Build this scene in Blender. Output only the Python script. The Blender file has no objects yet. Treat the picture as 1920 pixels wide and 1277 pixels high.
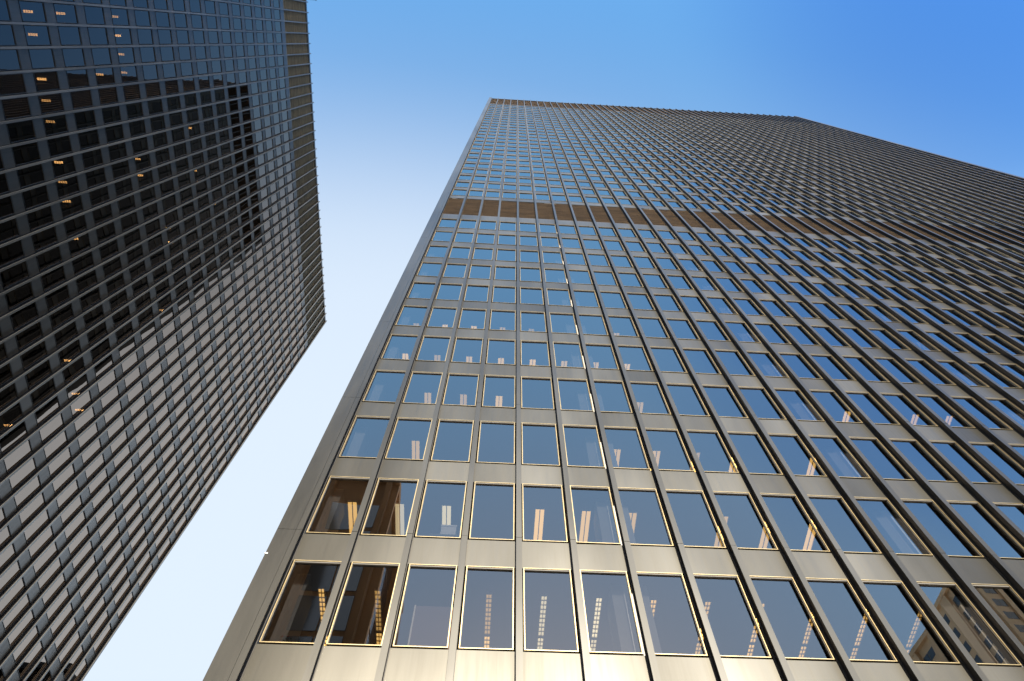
import bpy, math, random
from mathutils import Matrix, Vector

random.seed(7)
SC = bpy.context.scene
COL = SC.collection
R = math.radians

# ------------------------------------------------------------------ camera
EYE = 1.65
YAW, PITCH, ROLL, FPX, SHX = 0.0984, 1.1650, -0.0427, 1310.13, 34.0
cam_d = bpy.data.cameras.new('camera')
cam = bpy.data.objects.new('camera', cam_d)
COL.objects.link(cam)
_d = Vector((math.sin(YAW) * math.cos(PITCH), math.cos(YAW) * math.cos(PITCH), math.sin(PITCH)))
_r = Vector((math.cos(YAW), -math.sin(YAW), 0))
_u = _r.cross(_d)
_r2 = math.cos(ROLL) * _r + math.sin(ROLL) * _u
_u2 = -math.sin(ROLL) * _r + math.cos(ROLL) * _u
cam.matrix_world = Matrix(((_r2.x, _u2.x, -_d.x, 0), (_r2.y, _u2.y, -_d.y, 0), (_r2.z, _u2.z, -_d.z, EYE), (0, 0, 0, 1)))
cam_d.sensor_width = 36
cam_d.lens = FPX / 1920 * 36
cam_d.shift_x = -SHX / 1920
cam_d.clip_start = 0.1
cam_d.clip_end = 6000
SC.camera = cam


def project(p):
    v = Vector(p) - Vector((0, 0, EYE))
    z = v.dot(_d)
    if z < 0.1:
        return None
    return (960 + SHX + FPX * v.dot(_r2) / z, 638.5 - FPX * v.dot(_u2) / z)


# ------------------------------------------------------------------ light
SUN_EL, SUN_AZ = 23.5, 175.0          # azimuth from +Y towards +X: low behind the camera
world = bpy.data.worlds.new('World')
SC.world = world
world.use_nodes = True
wn, wl = world.node_tree.nodes, world.node_tree.links
wn.clear()
w_out = wn.new('ShaderNodeOutputWorld')
w_bg = wn.new('ShaderNodeBackground')
w_sky = wn.new('ShaderNodeTexSky')
w_sky.sky_type = 'NISHITA'
w_sky.sun_disc = False
w_sky.sun_elevation = R(SUN_EL)
w_sky.sun_rotation = R(SUN_AZ)
w_sky.altitude = 100
w_sky.air_density = 1.0
w_sky.dust_density = 1.0
w_sky.ozone_density = 2.5
w_hsv = wn.new('ShaderNodeHueSaturation')
w_hsv.inputs['Hue'].default_value = 0.489
w_hsv.inputs['Saturation'].default_value = 1.23
wl.new(w_sky.outputs[0], w_hsv.inputs['Color'])
# a bright veil of thin haze standing over the horizon ahead, part of the sky itself
w_tc = wn.new('ShaderNodeTexCoord')
w_dot = wn.new('ShaderNodeVectorMath')
w_dot.operation = 'DOT_PRODUCT'
w_dot.inputs[1].default_value = Vector((-0.10, 1.0, 0.20)).normalized()
wl.new(w_tc.outputs['Generated'], w_dot.inputs[0])
w_rmp = wn.new('ShaderNodeValToRGB')
w_rmp.color_ramp.interpolation = 'B_SPLINE'
VEIL = [(0.0, 0.0), (0.14, 0.03), (0.24, 0.13), (0.31, 0.30), (0.38, 0.55), (0.45, 0.78), (0.53, 0.90), (0.66, 0.95), (0.9, 0.98)]
el = w_rmp.color_ramp.elements
el[0].position, el[0].color = VEIL[0][0], (0, 0, 0, 1)
el[1].position, el[1].color = VEIL[-1][0], (VEIL[-1][1],) * 3 + (1,)
for p_, v_ in VEIL[1:-1]:
    e_ = el.new(p_); e_.color = (v_, v_, v_, 1)
wl.new(w_dot.outputs['Value'], w_rmp.inputs[0])
w_mix = wn.new('ShaderNodeMix')
w_mix.data_type = 'RGBA'
wl.new(w_rmp.outputs[0], w_mix.inputs['Factor'])
wl.new(w_hsv.outputs[0], w_mix.inputs['A'])
w_mix.inputs['B'].default_value = (1.78, 2.02, 2.30, 1)
# the deepest blue stands high to the right and behind
w_dot3 = wn.new('ShaderNodeVectorMath')
w_dot3.operation = 'DOT_PRODUCT'
w_dot3.inputs[1].default_value = Vector((0.55, -0.20, 0.82)).normalized()
wl.new(w_tc.outputs['Generated'], w_dot3.inputs[0])
w_mr3 = wn.new('ShaderNodeMapRange')
w_mr3.interpolation_type = 'SMOOTHSTEP'
w_mr3.inputs['From Min'].default_value = 0.90
w_mr3.inputs['From Max'].default_value = 1.0
wl.new(w_dot3.outputs['Value'], w_mr3.inputs['Value'])
w_deep = wn.new('ShaderNodeMix')
w_deep.data_type = 'RGBA'
w_deep.blend_type = 'MULTIPLY'
w_deep.inputs['B'].default_value = (0.50, 0.62, 0.86, 1)
wl.new(w_mr3.outputs[0], w_deep.inputs['Factor'])
wl.new(w_hsv.outputs[0], w_deep.inputs['A'])
wl.new(w_deep.outputs['Result'], w_mix.inputs['A'])
# added sky glow, unseen behind the right tower, brightens the left tower's face
w_dot2 = wn.new('ShaderNodeVectorMath')
w_dot2.operation = 'DOT_PRODUCT'
w_dot2.inputs[1].default_value = Vector((0.62, 0.75, 0.35)).normalized()
wl.new(w_tc.outputs['Generated'], w_dot2.inputs[0])
w_mr = wn.new('ShaderNodeMapRange')
w_mr.interpolation_type = 'SMOOTHSTEP'
w_mr.inputs['From Min'].default_value = 0.68
w_mr.inputs['From Max'].default_value = 0.98
w_mr.inputs['To Max'].default_value = 2.6
wl.new(w_dot2.outputs['Value'], w_mr.inputs['Value'])
w_add = wn.new('ShaderNodeVectorMath')
w_add.operation = 'MULTIPLY_ADD'
wl.new(w_mr.outputs[0], w_add.inputs[0])
w_add.inputs[1].default_value = (0.85, 1.08, 1.35)
wl.new(w_mix.outputs['Result'], w_add.inputs[2])
wl.new(w_add.outputs[0], w_bg.inputs['Color'])
w_bg.inputs['Strength'].default_value = 0.12
wl.new(w_bg.outputs[0], w_out.inputs[0])

sun_d = bpy.data.lights.new('sun', 'SUN')
sun_d.energy = 5.0
sun_d.angle = R(0.5)
sun_d.color = (1.0, 0.88, 0.70)
sun = bpy.data.objects.new('sun', sun_d)
COL.objects.link(sun)
_s = Vector((math.sin(R(SUN_AZ)) * math.cos(R(SUN_EL)), math.cos(R(SUN_AZ)) * math.cos(R(SUN_EL)), math.sin(R(SUN_EL))))
sun.rotation_euler = _s.to_track_quat('Z', 'Y').to_euler()

SC.view_settings.view_transform = 'Standard'
SC.view_settings.look = 'None'
SC.view_settings.exposure = 1.9
SC.view_settings.gamma = 1.0
SC.render.engine = 'CYCLES'
SC.cycles.max_bounces = 10
SC.cycles.glossy_bounces = 5
SC.cycles.transparent_max_bounces = 8
SC.cycles.caustics_reflective = True
SC.cycles.sample_clamp_indirect = 6


# ------------------------------------------------------------------ materials
def new_mat(name):
    m = bpy.data.materials.new(name)
    m.use_nodes = True
    n, l = m.node_tree.nodes, m.node_tree.links
    n.clear()
    out = n.new('ShaderNodeOutputMaterial')
    return m, n, l, out


def principled(name, col, rough=0.5, metal=0.0, var=0.0, scale=(1, 1, 1), rvar=0.0, spec=0.5, tint=None, panel=False, broad=False):
    """base colour with a world-space noise for wear and dirt; broad paints in patchy glare"""
    m, n, l, out = new_mat(name)
    b = n.new('ShaderNodeBsdfPrincipled')
    l.new(b.outputs[0], out.inputs[0])
    b.inputs['Base Color'].default_value = (*col, 1)
    b.inputs['Roughness'].default_value = rough
    b.inputs['Metallic'].default_value = metal
    b.inputs['Specular IOR Level'].default_value = spec
    if var or rvar:
        g = n.new('ShaderNodeNewGeometry')
        mp = n.new('ShaderNodeMapping')
        mp.inputs['Scale'].default_value = scale
        l.new(g.outputs['Position'], mp.inputs['Vector'])
        t = n.new('ShaderNodeTexNoise')
        t.inputs['Scale'].default_value = 1.0
        t.inputs['Detail'].default_value = 5
        t.inputs['Roughness'].default_value = 0.6
        l.new(mp.outputs[0], t.inputs['Vector'])
        if var:
            mx = n.new('ShaderNodeMix')
            mx.data_type = 'RGBA'
            c2 = tint or tuple(c * (1 - var) for c in col)
            mx.inputs['A'].default_value = (*[c * (1 + var * 0.6) for c in col], 1)
            mx.inputs['B'].default_value = (*c2, 1)
            rp = n.new('ShaderNodeMapRange')
            rp.inputs['From Min'].default_value = 0.3
            rp.inputs['From Max'].default_value = 0.7
            l.new(t.outputs['Fac'], rp.inputs['Value'])
            l.new(rp.outputs[0], mx.inputs['Factor'])
            l.new(mx.outputs['Result'], b.inputs['Base Color'])
        shade = mx.outputs['Result'] if var else None
        if broad:      # broad light and dark patches, patchy glare put into the colour
            m2 = n.new('ShaderNodeMapping'); m2.inputs['Scale'].default_value = (0.45, 0.45, 0.10)
            l.new(g.outputs['Position'], m2.inputs['Vector'])
            t2 = n.new('ShaderNodeTexNoise'); t2.inputs['Detail'].default_value = 4; t2.inputs['Scale'].default_value = 1.0
            l.new(m2.outputs[0], t2.inputs['Vector'])
            r3 = n.new('ShaderNodeMapRange')
            r3.inputs['From Min'].default_value = 0.32; r3.inputs['From Max'].default_value = 0.68
            r3.inputs['To Min'].default_value = 0.76; r3.inputs['To Max'].default_value = 1.26
            l.new(t2.outputs['Fac'], r3.inputs['Value'])
            m3 = n.new('ShaderNodeVectorMath'); m3.operation = 'SCALE'
            l.new(shade, m3.inputs[0]); l.new(r3.outputs[0], m3.inputs['Scale'])
            shade = m3.outputs[0]
            l.new(shade, b.inputs['Base Color'])
        if panel:      # every panel of the grid a tone of its own
            sb = n.new('ShaderNodeVectorMath'); sb.operation = 'SUBTRACT'
            l.new(g.outputs['Position'], sb.inputs[0]); sb.inputs[1].default_value = (-5.3831, 0, 15.2)
            dv = n.new('ShaderNodeVectorMath'); dv.operation = 'DIVIDE'
            l.new(sb.outputs[0], dv.inputs[0]); dv.inputs[1].default_value = (1.524, 1.524, 3.8919)
            fl = n.new('ShaderNodeVectorMath'); fl.operation = 'FLOOR'
            l.new(dv.outputs[0], fl.inputs[0])
            wn_ = n.new('ShaderNodeTexWhiteNoise'); l.new(fl.outputs[0], wn_.inputs['Vector'])
            r2 = n.new('ShaderNodeMapRange')
            r2.inputs['To Min'].default_value = 0.78; r2.inputs['To Max'].default_value = 1.16
            l.new(wn_.outputs['Value'], r2.inputs['Value'])
            ml = n.new('ShaderNodeVectorMath'); ml.operation = 'SCALE'
            l.new(shade, ml.inputs[0]); l.new(r2.outputs[0], ml.inputs['Scale'])
            l.new(ml.outputs[0], b.inputs['Base Color'])
        if rvar:
            rr = n.new('ShaderNodeMapRange')
            rr.inputs['From Min'].default_value = 0.3
            rr.inputs['From Max'].default_value = 0.7
            rr.inputs['To Min'].default_value = max(0.05, rough - rvar)
            rr.inputs['To Max'].default_value = rough + rvar
            l.new(t.outputs['Fac'], rr.inputs['Value'])
            l.new(rr.outputs[0], b.inputs['Roughness'])
    return m


def glass(name, r0, tint, refl=(1, 1, 1), power=4.0):
    """tinted float glass: Schlick reflection over a tinted see-through sheet"""
    m, n, l, out = new_mat(name)
    g = n.new('ShaderNodeNewGeometry')
    dt = n.new('ShaderNodeVectorMath')
    dt.operation = 'DOT_PRODUCT'
    l.new(g.outputs['Normal'], dt.inputs[0])
    l.new(g.outputs['Incoming'], dt.inputs[1])
    ab = n.new('ShaderNodeMath'); ab.operation = 'ABSOLUTE'
    l.new(dt.outputs['Value'], ab.inputs[0])
    om = n.new('ShaderNodeMath'); om.operation = 'SUBTRACT'
    om.inputs[0].default_value = 1.0
    l.new(ab.outputs[0], om.inputs[1])
    pw = n.new('ShaderNodeMath'); pw.operation = 'POWER'
    l.new(om.outputs[0], pw.inputs[0]); pw.inputs[1].default_value = power
    ma = n.new('ShaderNodeMath'); ma.operation = 'MULTIPLY_ADD'
    l.new(pw.outputs[0], ma.inputs[0]); ma.inputs[1].default_value = 1 - r0; ma.inputs[2].default_value = r0
    gl = n.new('ShaderNodeBsdfGlossy')
    gl.inputs['Roughness'].default_value = 0.0
    gl.inputs['Color'].default_value = (*refl, 1)
    tr = n.new('ShaderNodeBsdfTransparent')
    tr.inputs['Color'].default_value = (*tint, 1)
    mx = n.new('ShaderNodeMixShader')
    l.new(ma.outputs[0], mx.inputs[0]); l.new(tr.outputs[0], mx.inputs[1]); l.new(gl.outputs[0], mx.inputs[2])
    l.new(mx.outputs[0], out.inputs[0])
    return m


def emitter(name, col, strength):
    m, n, l, out = new_mat(name)
    e = n.new('ShaderNodeEmission')
    e.inputs['Color'].default_value = (*col, 1)
    oi = n.new('ShaderNodeObjectInfo')     # tubes of different age
    mr = n.new('ShaderNodeMapRange')
    mr.inputs['To Min'].default_value = strength * 0.55; mr.inputs['To Max'].default_value = strength * 1.35
    l.new(oi.outputs['Random'], mr.inputs['Value'])
    l.new(mr.outputs[0], e.inputs['Strength'])
    l.new(e.outputs[0], out.inputs[0])
    return m


M = {}
M['metal'] = principled('weathered_bronze_grey_metal', (0.066, 0.0645, 0.058), 0.375, 1.0, 0.16, (9, 9, 0.45), 0.03, panel=True, broad=True)
M['mullion'] = principled('bronze_grey_mullion_metal', (0.056, 0.0555, 0.052), 0.36, 1.0, 0.14, (9, 9, 0.45), 0.03, broad=True)
M['web'] = principled('web_shade_black', (0.016, 0.015, 0.015), 0.5, 0.0, spec=0.3)  # same paint as the flanges, with the recess shade put into the colour
M['mullion2'] = principled('grey_mullion_metal', (0.10, 0.098, 0.092), 0.38, 0.6, 0.12, (9, 9, 0.45), 0.03, broad=True)
M['metal2'] = principled('dark_grey_metal', (0.092, 0.080, 0.067), 0.38, 0.6, 0.12, (9, 9, 0.5), 0.03)
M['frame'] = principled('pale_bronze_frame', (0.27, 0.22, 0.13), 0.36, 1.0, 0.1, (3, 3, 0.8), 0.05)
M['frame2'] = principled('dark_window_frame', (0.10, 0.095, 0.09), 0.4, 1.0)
M['backing'] = principled('dark_backing', (0.035, 0.033, 0.03), 0.6)
M['louvre'] = principled('brown_louvre_metal', (0.046, 0.030, 0.0155), 0.6, 0.0, 0.6, (0.6, 0.6, 5.0), 0.05, spec=0.08)
M['louvre2'] = principled('olive_brown_louvre_metal', (0.25, 0.21, 0.15), 0.6, 0.0, 0.35, (0.6, 0.6, 5.0), 0.05, spec=0.1)
M['glass'] = glass('blue_grey_glass', 0.062, (0.19, 0.19, 0.195), (1.0, 0.90, 0.80), 2.0)
M['glass2'] = glass('grey_glass', 0.125, (0.08, 0.08, 0.08), (1.0, 0.78, 0.62))
M['glass_side'] = glass('dimmed_side_glass', 0.02, (0.10, 0.10, 0.10), (0.9, 0.9, 0.9), 5.0)  # reflection dimmed in the material, standing in for crossed polarisation
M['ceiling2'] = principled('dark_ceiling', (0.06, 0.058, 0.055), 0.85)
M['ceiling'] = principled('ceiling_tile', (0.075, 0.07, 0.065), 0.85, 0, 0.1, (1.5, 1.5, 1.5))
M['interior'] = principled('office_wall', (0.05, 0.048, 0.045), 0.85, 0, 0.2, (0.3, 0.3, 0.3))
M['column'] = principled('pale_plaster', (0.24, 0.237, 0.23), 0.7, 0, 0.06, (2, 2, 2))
M['lamp'] = emitter('warm_lamp', (1.0, 0.58, 0.16), 1.0)
M['lamp_pale'] = emitter('pale_yellow_lamp', (1.0, 0.82, 0.46), 0.9)
M['lamp2'] = emitter('orange_lamp', (1.0, 0.50, 0.16), 3.2)
M['lampbody'] = principled('lamp_louvre_metal', (0.55, 0.5, 0.42), 0.4, 0.6)
M['ground'] = principled('granite_paving', (0.34, 0.33, 0.31), 0.7, 0, 0.2, (0.8, 0.8, 0.8))
M['road'] = principled('asphalt', (0.05, 0.05, 0.05), 0.85, 0, 0.2, (3, 3, 3))
M['beige'] = principled('beige_stone', (0.62, 0.47, 0.31), 0.8, 0, 0.12, (0.4, 0.4, 0.15))
M['brown'] = principled('brown_stone', (0.46, 0.29, 0.16), 0.7, 0, 0.25, (0.3, 0.3, 0.1))
M['cream'] = principled('cream_stone', (0.62, 0.52, 0.38), 0.75, 0, 0.12, (0.4, 0.4, 0.2))
M['darkstone'] = principled('dark_stone', (0.04, 0.04, 0.042), 0.6, 0, 0.2, (0.4, 0.4, 0.2))
M['citywin'] = principled('city_window_glass', (0.03, 0.035, 0.04), 0.08, 0, spec=0.8)
M['blueglass'] = principled('blue_grey_mirror_glass', (0.30, 0.34, 0.40), 0.06, 0.85)
M['box'] = principled('white_cardboard', (0.7, 0.7, 0.68), 0.7)
M['pink'] = principled('pinkish_partition_cloth', (0.20, 0.13, 0.11), 0.9)
M['red'] = principled('red_petals', (0.45, 0.05, 0.05), 0.7)
M['leafgreen'] = principled('dark_green_leaf', (0.05, 0.09, 0.03), 0.6)
M['clay'] = principled('clay_pot', (0.30, 0.15, 0.09), 0.8)
M['white'] = principled('white_paint', (0.8, 0.8, 0.8), 0.5)


# ------------------------------------------------------------------ mesh helpers
class MB:
    def __init__(self):
        self.v, self.f, self.s = [], [], []

    def quad(self, a, b, c, d, smooth=False):
        i = len(self.v)
        self.v += [a, b, c, d]
        self.f.append((i, i + 1, i + 2, i + 3)); self.s.append(smooth)

    def box(self, lo, hi, rot=None, skip=()):
        (x0, y0, z0), (x1, y1, z1) = lo, hi
        p = [(x0, y0, z0), (x1, y0, z0), (x1, y1, z0), (x0, y1, z0), (x0, y0, z1), (x1, y0, z1), (x1, y1, z1), (x0, y1, z1)]
        if rot:
            c = Vector(((x0 + x1) / 2, (y0 + y1) / 2, (z0 + z1) / 2))
            p = [tuple(rot @ (Vector(q) - c) + c) for q in p]
        i = len(self.v)
        self.v += p
        for k, q in enumerate(((0, 3, 2, 1), (4, 5, 6, 7), (0, 1, 5, 4), (1, 2, 6, 5), (2, 3, 7, 6), (3, 0, 4, 7))):
            if k in skip:
                continue
            self.f.append(tuple(i + j for j in q)); self.s.append(False)

    def grid(self, x0, x1, z0, z1, y, bulge, n=4, rx=0.0, rz=0.0):
        """a pane in the x-z plane facing -y, bowed by bulge metres, tilted a little"""
        i = len(self.v)
        cx, cz = (x0 + x1) / 2, (z0 + z1) / 2
        for a in range(n + 1):
            for b in range(n + 1):
                u, w = a / n, b / n
                x, z = x0 + (x1 - x0) * u, z0 + (z1 - z0) * w
                yy = y + bulge * 16 * u * (1 - u) * w * (1 - w) + (x - cx) * rz + (z - cz) * rx
                self.v.append((x, yy, z))
        for a in range(n):
            for b in range(n):
                k = i + a * (n + 1) + b
                self.f.append((k, k + n + 1, k + n + 2, k + 1)); self.s.append(True)

    def cyl(self, c, r0, r1, h, n=10):
        i = len(self.v)
        for k in range(n):
            a = 2 * math.pi * k / n
            self.v.append((c[0] + r0 * math.cos(a), c[1] + r0 * math.sin(a), c[2]))
        for k in range(n):
            a = 2 * math.pi * k / n
            self.v.append((c[0] + r1 * math.cos(a), c[1] + r1 * math.sin(a), c[2] + h))
        for k in range(n):
            j = (k + 1) % n
            self.f.append((i + k, i + j, i + n + j, i + n + k)); self.s.append(True)
        self.f.append(tuple(i + k for k in reversed(range(n)))); self.s.append(False)
        self.f.append(tuple(i + n + k for k in range(n))); self.s.append(False)

    def xform(self, m):
        self.v = [tuple(m @ Vector(p)) for p in self.v]
        return self

    def join(self, o, m=None):
        i = len(self.v)
        self.v += [tuple(m @ Vector(p)) for p in o.v] if m else o.v
        self.f += [tuple(i + k for k in q) for q in o.f]
        self.s += o.s

    def mesh(self, name, mat):
        me = bpy.data.meshes.new(name)
        me.from_pydata(self.v, [], self.f)
        me.polygons.foreach_set('use_smooth', self.s)
        me.materials.append(mat)
        me.update()
        return me

    def build(self, name, mat, parent=None, loc=None):
        return link(name, self.mesh(name, mat), parent, loc)


def link(name, me, parent=None, loc=None):
    o = bpy.data.objects.new(name, me)
    COL.objects.link(o)
    if parent:
        o.parent = parent
    if loc is not None:
        o.location = loc
    return o


def empty(name, loc=(0, 0, 0), rz=0.0):
    o = bpy.data.objects.new(name, None)
    COL.objects.link(o)
    o.location = loc
    o.rotation_euler = (0, 0, rz)
    o.empty_display_size = 0.5
    return o


def tag(o, label=None, cat=None, group=None, kind=None):
    if label: o['label'] = label
    if cat: o['category'] = cat
    if group: o['group'] = group
    if kind: o['kind'] = kind
    return o


ORD = ['first', 'second', 'third', 'fourth', 'fifth', 'sixth', 'seventh', 'eighth', 'ninth', 'tenth', 'eleventh', 'twelfth', 'thirteenth',
       'fourteenth', 'fifteenth', 'sixteenth', 'seventeenth', 'eighteenth', 'nineteenth', 'twentieth']
TENS = ['', '', 'twenty', 'thirty', 'forty']
def ordinal(n):     # 0-based
    if n < 20: return ORD[n]
    t, u = divmod(n + 1, 10)
    if u == 0: return {2: 'twentieth', 3: 'thirtieth', 4: 'fortieth'}[t]
    return TENS[t] + '-' + ORD[u - 1]


# ------------------------------------------------------------------ ground
g_ = MB(); g_.quad((-4000, -4000, 0), (4000, -4000, 0), (4000, 4000, 0), (-4000, 4000, 0))
tag(g_.build('ground', M['ground']), kind='structure')
r_ = MB(); r_.quad((-900, -44, 0.004), (900, -44, 0.004), (900, -30, 0.004), (-900, -30, 0.004))
tag(r_.build('road', M['road']), kind='structure')

# ------------------------------------------------------------------ curtain wall towers
B = 1.524          # bay
G = 0.1255         # half the gap between two frames
WH = 2.77          # frame height
P = 0.245          # mullion projection
FB = 0.024         # frame bar width


def frame_mb():
    m = MB()
    w = B - 2 * G
    y0, y1 = -0.014, 0.07
    m.box((0, y0, 0), (FB, y1, WH)); m.box((w - FB, y0, 0), (w, y1, WH))
    m.box((FB, y0, 0), (w - FB, y1, FB)); m.box((FB, y0, WH - FB), (w - FB, y1, WH))
    return m


def shade_liner_mb():
    """black strips standing in for the shade under the head and along the jambs"""
    m = MB()
    w = B - 2 * G
    m.box((FB, 0.004, WH - FB - 0.045), (w - FB, 0.08, WH - FB))  # black strip painting in the shaded soffit of the head
    m.box((FB, 0.025, FB), (FB + 0.010, 0.08, WH - FB - 0.045)); m.box((w - FB - 0.010, 0.025, FB), (w - FB, 0.08, WH - FB - 0.045))
    return m


def mullion_mb(z0, z1, joints, jit):
    m, web = MB(), MB()
    zs = [z0] + [j for j in joints if z0 < j < z1] + [z1]
    for a, b in zip(zs, zs[1:]):
        e = 0.006
        rz = Matrix.Rotation(random.uniform(-jit, jit), 3, 'Z') @ Matrix.Rotation(random.uniform(-jit, jit) * 0.15, 3, 'X')
        dy = random.uniform(-0.003, 0.003)
        m.box((-0.080, -P + dy, a + e), (0.080, -P + 0.028 + dy, b - e), rot=rz if b - a < 12 else None)
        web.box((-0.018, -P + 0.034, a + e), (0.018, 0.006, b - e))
        web.box((-0.078, 0.0065, a + e), (0.078, 0.030, b - e))  # strip beside the web, recess shade painted in as well
    return m, web


def louvre_mb(h):
    m = MB()
    w = B - 2 * G + 0.10
    n = max(3, int(round(h / 0.32)))
    s = h / n
    for k in range(n):
        z = k * s
        m.box((0, 0.015, z), (w, 0.03, z + s * 0.28))
        m.quad((0, 0.03, z + 0.002), (0, 0.15, z + s * 0.40), (w, 0.15, z + s * 0.40), (w, 0.03, z + 0.002))
        m.quad((0, 0.03, z + s * 0.28), (w, 0.03, z + s * 0.28), (w, 0.15, z + s * 0.44), (0, 0.15, z + s * 0.44))
    m.box((0, 0.15, 0), (w, 0.155, h))
    return m


def spandrel_mb(h):
    m = MB()
    m.box((0, 0.0, 0), (B - 2 * 0.080, 0.02, h))
    return m


def area_px(pts):
    q = [project(p) for p in pts]
    if any(p is None for p in q): return 0.0
    cx, cy = sum(p[0] for p in q) / 4, sum(p[1] for p in q) / 4
    if not (-40 < cx < 1960 and -40 < cy < 1317): return 0.0
    a = 0
    for i in range(4):
        (x0, y0), (x1, y1) = q[i], q[(i + 1) % 4]
        a += x0 * y1 - x1 * y0
    return abs(a) / 2


def build_tower(root, W, faces, rows, bands, ztop, mats, joints, mull_jit, tilt, bulge, wall_gap):
    """faces: [(local matrix, bays)]; rows: [(sill z, head z)]; bands: [(z0, z1)] louvre strips; all heights above ground"""
    wl_, sl_, ll_ = [], [], []
    opaque = []
    for z0, z1 in rows: opaque.append((z0, z1, 'w'))
    for z0, z1 in bands: opaque.append((z0, z1, 'l'))
    opaque.sort()
    for fi, (fm, nb) in enumerate(faces):
        for c in range(nb):
            x = c * B
            for ri, (z0, z1, k) in enumerate(opaque):
                pts = [W @ fm @ Vector(p) for p in ((x + G, 0, z0), (x + B - G, 0, z0), (x + B - G, 0, z1), (x + G, 0, z1))]
                face_bonus = 1.0 if fi == 0 else 0.0
                (wl_ if k == 'w' else ll_).append((area_px(pts) * face_bonus, fi, fm, x, z0, z1))
                # spandrel above this strip
                zt = opaque[ri + 1][0] if ri + 1 < len(opaque) else ztop - 0.9
                if zt - z1 > 0.1:
                    pts = [W @ fm @ Vector(p) for p in ((x + G, 0, z1), (x + B - G, 0, z1), (x + B - G, 0, zt), (x + G, 0, zt))]
                    sl_.append((area_px(pts) * face_bonus, fi, fm, x, z1, zt))
    for L in (wl_, sl_, ll_): L.sort(key=lambda t: -t[0])
    # windows
    fme = frame_mb().mesh('window', M[mats['frame']])
    pmb = MB(); pmb.grid(FB, B - 2 * G - FB, FB, WH - FB, 0.048, bulge)
    pme = pmb.mesh('pane', M[mats['glass']])
    rest_f, rest_p, rest_l, rest_s = MB(), MB(), MB(), MB()
    fr, ln = frame_mb(), shade_liner_mb()
    lme = ln.mesh('shade_liner', M['backing'])
    w0 = p0 = l0 = None
    for k, (ar, fi, fm, x, z0, z1) in enumerate(wl_):
        rx, rz = random.gauss(0, tilt), random.gauss(0, tilt)
        m = fm @ Matrix.Translation((x + G, 0, z0))
        if k < 100:
            if w0 is None:
                w0 = link('window', fme, root); p0 = link('pane', pme, w0); l0 = link('shade_liner', lme, w0); wo, po = w0, p0
            else:
                wo = w0.copy(); COL.objects.link(wo); wo.parent = root
                po = p0.copy(); COL.objects.link(po); po.parent = wo
                lo = l0.copy(); COL.objects.link(lo); lo.parent = wo
            wo.matrix_local = m
            po.matrix_local = Matrix.Translation((0.6, 0.048, 1.4)) @ Matrix.Rotation(rx, 4, 'X') @ Matrix.Rotation(rz, 4, 'Z') @ Matrix.Diagonal((1, random.choice((-1, 1, 1)) * random.uniform(0.5, 2.6), 1, 1)) @ Matrix.Translation((-0.6, -0.048, -1.4))
        else:
            rest_f.join(fr, m); rest_l.join(ln, m)
            t = MB(); t.grid(FB, B - 2 * G - FB, FB, WH - FB, 0.048, bulge * random.choice((-1, 1, 1)) * random.uniform(0.5, 2.2), 4, rx, rz)
            (rest_p if fi == 0 else rest_s).join(t, m)
    if rest_f.v:
        o = tag(rest_f.build('window', M[mats['frame']], root), kind='stuff')
        tag(rest_p.build('pane', M[mats['glass']], o), kind='stuff')
        if rest_s.v: tag(rest_s.build('pane', M['glass_side'], o), kind='stuff')
        tag(rest_l.build('shade_liner', M['backing'], o), kind='stuff')
    # spandrel panels
    rest = MB(); cache = {}
    for k, (ar, fi, fm, x, z0, z1) in enumerate(sl_):
        j = Matrix.Rotation(random.gauss(0, tilt * 2.2), 4, 'X') @ Matrix.Rotation(random.gauss(0, tilt * 2.2), 4, 'Z')
        m = fm @ Matrix.Translation((x + B / 2, 0.012, (z0 + z1 - 0.026) / 2)) @ j @ Matrix.Translation((-B / 2 + 0.080, 0, -(z1 - z0 - 0.038) / 2))
        h = round(z1 - z0 - 0.038, 3)
        if k < 100:
            if h not in cache:
                cache[h] = spandrel_mb(h).build('spandrel_panel', M[mats['metal']], root); o = cache[h]
            else:
                o = cache[h].copy(); COL.objects.link(o); o.parent = root
            o.matrix_local = m
        else:
            rest.join(spandrel_mb(h), m)
    if rest.v: tag(rest.build('spandrel_panel', M[mats['metal']], root), kind='stuff')
    # louvres
    rest = MB(); cache = {}
    for k, (ar, fi, fm, x, z0, z1) in enumerate(ll_):
        m = fm @ Matrix.Translation((x + G - 0.05, 0, z0 + 0.005))
        h = round(z1 - z0 - 0.01, 3)
        if k < 100:
            if h not in cache:
                cache[h] = louvre_mb(h).build('louvre_panel', M[mats['louvre']], root); o = cache[h]
            else:
                o = cache[h].copy(); COL.objects.link(o); o.parent = root
            o.matrix_local = m
        else:
            rest.join(louvre_mb(h), m)
    if rest.v: tag(rest.build('louvre_panel', M[mats['louvre']], root), kind='stuff')
    # mullions
    zb = rows[0][0] - 0.6 if rows[0][0] < bands[0][0] else bands[0][0]
    for fm, nb in faces:
        for c in range(nb + 1):
            mm, web = mullion_mb(zb, ztop, joints, mull_jit)
            o = mm.build('mullion', M[mats['mullion']], root)
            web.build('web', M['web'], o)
            o.matrix_local = fm @ Matrix.Translation((c * B, 0, 0))
    # coping
    for fm, nb in faces:
        m = MB()
        m.box((-0.3, -0.09, ztop - 0.88), (nb * B + 0.3, 0.5, ztop - 0.28))
        o = m.build('coping', M[mats['metal']], root); o.matrix_local = fm


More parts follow.
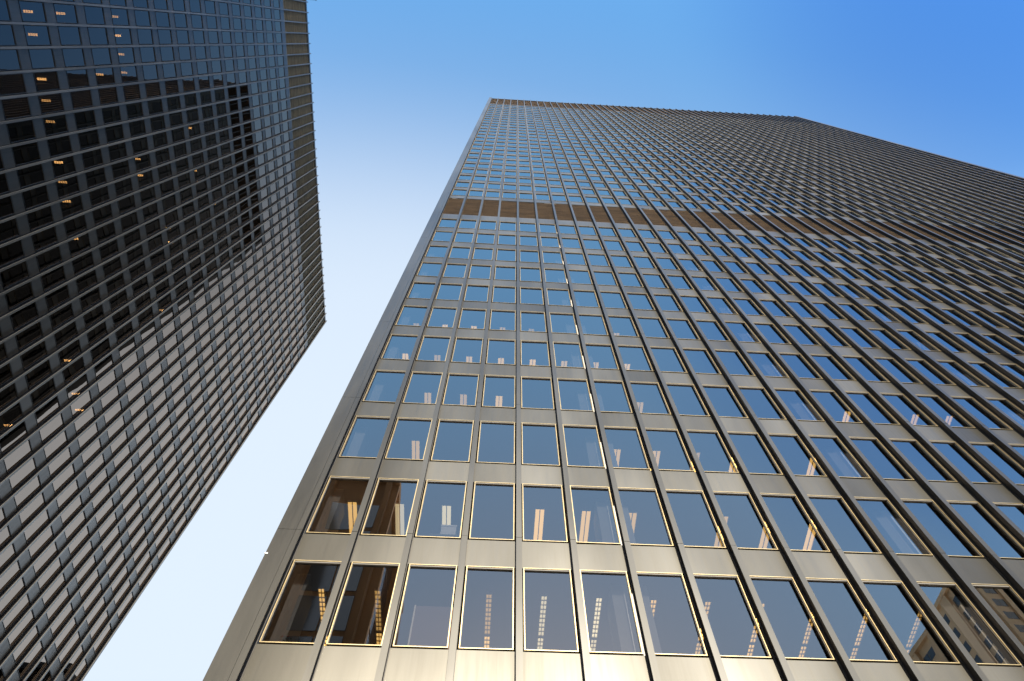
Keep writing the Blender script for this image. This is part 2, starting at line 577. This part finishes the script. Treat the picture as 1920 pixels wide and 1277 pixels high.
def floors_and_core(root, nb, depth, rows, bands, ztop, zlob, x_edge, y_back, colf=6, dark=False):
    """slabs, core, columns and back of the building in root space (front face at y = 0)"""
    xa, xb = -x_edge, nb * B + x_edge
    z_prev = None
    levels = sorted(list(rows))
    tops = [h for s, h in levels]
    slab = None
    for i, (s, h) in enumerate(levels):
        nxt = levels[i + 1][0] if i + 1 < len(levels) else h + 1.1
        if nxt - h > 2.0: nxt = h + 1.1
        m = MB(); m.box((xa, 0.17, h + 0.10), (xb, y_back - 0.17, nxt - 0.05))
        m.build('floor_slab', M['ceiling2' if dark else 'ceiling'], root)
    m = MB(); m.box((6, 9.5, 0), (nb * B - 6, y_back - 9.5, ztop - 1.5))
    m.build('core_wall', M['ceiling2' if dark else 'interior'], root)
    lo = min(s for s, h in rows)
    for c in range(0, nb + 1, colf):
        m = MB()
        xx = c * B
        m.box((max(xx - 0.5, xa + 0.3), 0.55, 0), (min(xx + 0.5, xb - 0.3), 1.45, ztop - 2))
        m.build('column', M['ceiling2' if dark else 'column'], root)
    for z0, z1 in bands:     # dark plant-room backing behind the louvres
        m = MB(); m.box((xa + 0.1, 0.16, z0 - 0.4), (xb - 0.1, 0.3, z1 + 0.1)); m.build('plant_room_wall', M['backing'], root)


# ---- right tower -----------------------------------------------------------
X0, D = -5.3831, 13.0263
ZR0 = 12.1064 + EYE
HR = 3.8919
HT = 175.95 + EYE
NB = 48
ND = 24
right = empty('office_tower', (X0, D, 0))
tag(right, 'tall dark bronze office tower at right with a brown louvre band across its middle', 'office tower')
rows_r = [(ZR0 + k * HR, ZR0 + k * HR + WH) for k in range(-2, 11)]
rows_r += [(62.70 + EYE + k * 3.80, 62.70 + EYE + k * 3.80 + WH) for k in range(26)]
bands_r = [(55.42 + EYE, 61.55 + EYE), (161.6 + EYE, HT - 0.9)]
joints_r = [ZR0 + k * HR + WH + 0.95 for k in range(0, 11, 2)] + [62.70 + EYE + k * 3.80 - 0.3 for k in range(0, 26, 2)]
SIDE_Y = 0.355 + ND * B
side = Matrix.Translation((-0.355, SIDE_Y, 0)) @ Matrix.Rotation(R(-90), 4, 'Z')
build_tower(right, Matrix.Translation((X0, D, 0)), [(Matrix.Identity(4), NB), (side, ND)], rows_r, bands_r, HT,
            dict(frame='frame', glass='glass', metal='metal', louvre='louvre', mullion='mullion'), joints_r, R(0.25), R(0.15), 0.0016, 0)
YB = SIDE_Y + 0.355
floors_and_core(right, NB, 0, rows_r, bands_r, HT, 5, 0.17, YB)
for xa, ya, yb in ((-0.6, -0.243, 0.25), (-0.6, YB - 0.25, YB + 0.24), (NB * B + 0.088, -0.243, 0.25)):
    m = MB()
    zs = [0.02] + joints_r + [HT - 0.15]
    for a, b in zip(zs, zs[1:]):
        m.box((xa, ya, a + 0.006), (xa + 0.512, yb, b - 0.006))
    m.build('corner_pier', M['mullion'], right)
m = MB()
m.box((-0.1, YB - 0.3, 0), (NB * B + 0.3, YB, HT - 0.5)); m.build('rear_wall', M['ceiling'], right)
m = MB(); m.box((NB * B + 0.2, 0.3, 0), (NB * B + 0.5, YB - 0.3, HT - 0.5)); m.build('end_wall', M['backing'], right)
m = MB(); m.box((-0.2, 0.35, HT - 0.8), (NB * B + 0.2, YB - 0.35, HT - 0.5)); m.build('roof', M['backing'], right)
m = MB(); m.box((0.2, 2.5, 0), (NB * B - 0.2, YB - 2.5, ZR0 - 2 * HR - 0.62)); m.build('lobby_wall', M['citywin'], right)
m = MB(); m.box((-0.3, 0.02, ZR0 - 2 * HR - 0.6), (NB * B + 0.3, YB - 0.3, ZR0 - 2 * HR - 0.05)); m.build('soffit', M['backing'], right)
# small white clip on the corner pier
m = MB(); m.box((-0.61, -0.262, 14.80 + EYE), (-0.53, -0.243, 14.825 + EYE)); m.box((-0.612, -0.262, 14.80 + EYE), (-0.60, -0.18, 14.823 + EYE))
m.build('clip', M['white'], right)

# ---- left tower ------------------------------------------------------------
LX, LYC = -33.7267 - P, 51.2126
ZL = 110.71 + EYE
left = empty('office_tower', (LX, LYC - NB * B, 0), R(90))
tag(left, 'dark grey office tower at left mirroring its neighbour, with olive brown louvres at its top', 'office tower')
rows_l = [(ZL - 3.9 * k - WH, ZL - 3.9 * k) for k in range(26, -1, -1)]
bands_l = [(112.48 + EYE, 123.87 + EYE)]
HL = 124.75 + EYE
joints_l = [ZL - 3.9 * k + 0.5 for k in range(26, 0, -2)]
WL = Matrix.Translation((LX, LYC - NB * B, 0)) @ Matrix.Rotation(R(90), 4, 'Z')
build_tower(left, WL, [(Matrix.Identity(4), NB)], rows_l, bands_l, HL,
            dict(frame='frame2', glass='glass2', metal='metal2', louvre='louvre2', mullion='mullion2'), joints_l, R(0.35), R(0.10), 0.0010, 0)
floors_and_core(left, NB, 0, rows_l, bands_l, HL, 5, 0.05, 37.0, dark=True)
for xa, xb in ((-0.3, -0.06), (NB * B + 0.06, NB * B + 0.12)):
    m = MB(); m.box((xa, 0.03, 0), (xb, 36.7, HL - 0.4)); m.build('end_wall', M['metal2'], left)
m = MB(); m.box((-0.3, 36.7, 0), (NB * B + 0.2, 37.0, HL - 0.5)); m.build('rear_wall', M['backing'], left)
m = MB(); m.box((0, 0.55, HL - 0.8), (NB * B, 36.6, HL - 0.5)); m.build('roof', M['backing'], left)
m = MB(); m.box((0.2, 2.5, 0), (NB * B - 0.2, 34, ZL - 3.9 * 26 - WH - 0.62)); m.build('lobby_wall', M['citywin'], left)
m = MB()      # window-washing davit on the roof edge
xd = NB * B - 36.3 * B
m.cyl((xd, 0.3, HL - 0.5), 0.08, 0.06, 1.5, 8)
m.box((xd - 0.06, -1.3, HL + 0.9), (xd + 0.06, 0.4, HL + 1.02)); m.box((xd - 0.1, -1.4, HL + 0.8), (xd + 0.1, -1.2, HL + 0.9))
m.build('roof_davit', M['backing'], left)


# ------------------------------------------------------------------ ceiling lights seen through the glass
def lamp_parts(root, width, segs, cells, mat):
    for y0, y1 in segs:
        b = MB()
        b.box((-width / 2 - 0.012, y0, 0.0), (-width / 2, y1, 0.07)); b.box((width / 2, y0, 0.0), (width / 2 + 0.012, y1, 0.07))
        b.box((-width / 2, y0, 0.0), (width / 2, y0 + 0.012, 0.07)); b.box((-width / 2, y1 - 0.012, 0.0), (width / 2, y1, 0.07))
        if cells:
            b.box((-0.008, y0 + 0.012, 0.0), (0.008, y1 - 0.012, 0.03))
            n = int((y1 - y0) / 0.15)
            for k in range(1, n):
                yy = y0 + (y1 - y0) * k / n
                b.box((-width / 2, yy - 0.012, 0.002), (width / 2, yy + 0.012, 0.035))
        else:
            b.box((-0.012, y0 + 0.012, 0.001), (0.012, y1 - 0.012, 0.03))
        b.build('housing', M['lampbody'], root)
        d = MB(); d.box((-width / 2 + 0.004, y0 + 0.014, 0.035), (width / 2 - 0.004, y1 - 0.014, 0.068))
        d.build('diffuser', mat, root)


def copy_thing(o):
    c = o.copy(); COL.objects.link(c)
    for ch in o.children:
        k = ch.copy(); COL.objects.link(k); k.parent = c
    return c


GROUP_R = 'ceiling lights behind the right tower glass'
GROUP_L = 'ceiling lights behind the left tower glass'
kinds = {}
ROWN = ['lowest full row', 'second lowest full row', 'third lowest full row', 'fourth lowest full row', 'fifth lowest full row', 'sixth lowest full row']
LIT = {0: {0, 1, 3, 4, 5, 6, 7, 8, 9, 10, 11}, 1: {0, 1, 2, 4, 5, 6, 8, 9, 10}, 2: {1, 6, 7, 8, 9, 11},
       3: {1, 2, 3, 7, 13, 15, 16}, 4: {0, 1, 2, 3, 4, 5, 6, 7}, 5: {0, 1, 2, 3, 4, 7}}
PALE = {(0, 4), (0, 5), (1, 1), (1, 2)}
for k in sorted(LIT):
    for c in sorted(LIT[k]):
        typ = ('cell' if k == 0 else 'twin', (k, c) in PALE)
        if typ not in kinds:
            o = empty('ceiling_light')
            mat = M['lamp_pale'] if typ[1] else M['lamp']
            if typ[0] == 'cell': lamp_parts(o, 0.15, [(0.98, 2.45), (2.52, 3.3)], True, mat)
            else: lamp_parts(o, 0.29, [(0.98, 3.2)], False, mat)
            kinds[typ] = o
        else:
            o = copy_thing(kinds[typ])
        o.location = (X0 + (c + 0.5) * B, D, ZR0 + k * HR + WH + 0.03)
        col = 'pale yellow' if typ[1] else 'warm'
        tag(o, f'{col} ceiling light, right tower, {ROWN[k]}, {ordinal(c)} pane from left corner', 'ceiling light', GROUP_R)
LEFT = [(13, 33), (14, 33), (14, 32), (11, 34), (11, 33), (11, 32), (11, 31), (12, 30), (11, 30), (14, 30), (14, 29), (14, 28), (14, 26),
        (14, 25), (14, 24), (11, 25), (11, 24), (8, 26), (8, 23), (14, 22), (10, 20), (10, 19), (7, 20), (7, 18), (15, 16), (15, 14), (15, 13),
        (17, 15), (11, 15), (4, 9)]
proto = None
for k, i in LEFT:
    if proto is None:
        proto = o = empty('ceiling_light'); lamp_parts(o, 0.17, [(0.92, 1.62)], True, M['lamp2'])
    else:
        o = copy_thing(proto)
    o.rotation_euler = (0, 0, R(90))
    o.location = (LX, LYC - (i + 0.5) * B, ZL - 3.9 * k + 0.03)
    tag(o, f'orange ceiling light in left tower, {ordinal(k)} row below brown band, {ordinal(i)} bay from far corner', 'ceiling light', GROUP_L)


# ------------------------------------------------------------------ things standing behind the lowest panes
def floor_z(k): return ZR0 + k * HR - 0.05
z = floor_z(1)
cb = empty('low_cabinet', (X0 + 2.58 * B, D + 0.40, z))
m = MB(); m.box((-0.38, -0.20, 0), (0.38, 0.20, 0.40)); m.build('body', M['interior'], cb)
m = MB(); m.box((-0.40, -0.22, 0.40), (0.40, 0.22, 0.43)); m.build('top', M['column'], cb)
tag(cb, 'low grey cabinet carrying a white box behind the third pane of the second lowest row', 'cabinet')
bx = empty('storage_box', (X0 + 2.66 * B, D + 0.40, z + 0.43))
m = MB(); m.box((-0.22, -0.17, 0), (0.22, 0.17, 0.40)); m.build('body', M['box'], bx)
m = MB(); m.box((-0.235, -0.185, 0.40), (0.235, 0.185, 0.47)); m.build('lid', M['box'], bx)
tag(bx, 'white cardboard storage box standing on the low cabinet of the second lowest window row', 'box')
z = floor_z(0)
pt = empty('potted_plant', (X0 + 0.42 * B, D + 0.25, z + 0.06))
m = MB(); m.cyl((0, 0, 0), 0.07, 0.10, 0.15, 12); m.build('pot', M['clay'], pt)
lf, fl = MB(), MB()
for k in range(60):
    a, r, h = random.uniform(0, 6.28), random.uniform(0, 0.16), random.uniform(0.14, 0.36)
    c = Vector((r * math.cos(a), r * math.sin(a), h)); s = random.uniform(0.02, 0.045)
    rot = Matrix.Rotation(random.uniform(0, 6.28), 3, 'Z') @ Matrix.Rotation(random.uniform(0, 3.1), 3, 'X')
    (fl if k % 3 == 0 else lf).quad(*[tuple(c + rot @ Vector(q)) for q in ((-s, 0, 0), (0, -s * .5, 0), (s, 0, 0), (0, s * .5, 0.01))])
lf.build('leaves', M['leafgreen'], pt); fl.build('flowers', M['red'], pt)
tag(pt, 'small potted plant with red flowers behind the first pane of the lowest full row', 'plant')
pb = empty('partition_screen', (X0 + 2.60 * B, D + 0.75, z))
m = MB(); m.box((-0.52, -0.02, 0.12), (0.52, 0.02, 2.08)); m.build('panel', M['pink'], pb)
m = MB(); m.box((-0.56, -0.03, 0), (-0.52, 0.03, 2.10)); m.box((0.52, -0.03, 0), (0.56, 0.03, 2.10)); m.box((-0.56, -0.2, 0), (-0.52, 0.2, 0.03)); m.box((0.52, -0.2, 0), (0.56, 0.2, 0.03))
m.build('frame', M['lampbody'], pb)
tag(pb, 'pinkish cloth partition screen standing behind the third pane of the lowest full row', 'partition')


# ------------------------------------------------------------------ the other side of the street, mirrored in the glass
def city_building(name, label, x0, x1, y0, y1, h, mat, bay, fl, pier_w, pier_d, faces, pane_frac=0.55, win_mat='citywin'):
    root = empty(name, ((x0 + x1) / 2, (y0 + y1) / 2, 0))
    tag(root, label, 'building')
    hx, hy = (x1 - x0) / 2, (y1 - y0) / 2
    m = MB(); m.box((-hx, -hy, 0), (hx, hy, h)); m.build('wall', mat, root)
    m = MB(); m.box((-hx - 0.7, -hy - 0.7, h), (hx + 0.7, hy + 0.7, h + 1.1)); m.build('cornice', mat, root)
    win, pier = MB(), MB()
    for f in faces:
        ln, off, rz = {'N': (2 * hx, hy, 180), 'W': (2 * hy, hx, -90), 'E': (2 * hy, hx, 90), 'S': (2 * hx, hy, 0)}[f]
        mm = Matrix.Rotation(R(rz), 4, 'Z') @ Matrix.Translation((-ln / 2, -off, 0))
        n = max(1, int(ln / bay)); b = ln / n
        pm, wm = MB(), MB()
        for k in range(n + 1):
            pm.box((max(0, k * b - pier_w / 2), -pier_d, 0.01), (min(ln, k * b + pier_w / 2), -0.001, h - 0.02))
        nf = int((h - 5) / fl)
        for k in range(n):
            for j in range(nf):
                zz = 5 + j * fl
                xa, xb = k * b + pier_w / 2 + 0.25, (k + 1) * b - pier_w / 2 - 0.25
                wm.box((xa, -0.06, zz), ((xa + xb) / 2 - 0.06, -0.003, zz + fl * pane_frac))
                wm.box(((xa + xb) / 2 + 0.06, -0.06, zz), (xb, -0.003, zz + fl * pane_frac))
        win.join(wm, mm); pier.join(pm, mm)
    tag(pier.build('pier', mat, root), kind='stuff')
    tag(win.build('window', M[win_mat], root), kind='stuff')
    return root


city_building('stone_building', 'beige stone building mirrored in the lowest panes at the right edge', 106, 160, -130, -80, 127, M['beige'], 6.0, 3.8, 2.2, 0.6, 'NW')
city_building('stone_building', 'narrow brown stone building mirrored in the lowest panes beside the left corner pier', -20, -9.2, -27, -12, 56, M['brown'], 5.2, 3.7, 1.0, 0.7, 'NE', 0.86, 'blueglass')
city_building('stone_building', 'dark stone block mirrored in the left tower at the lower left', -2, 46, 95, 125, 83, M['darkstone'], 5.0, 4.0, 1.2, 0.4, 'SW')
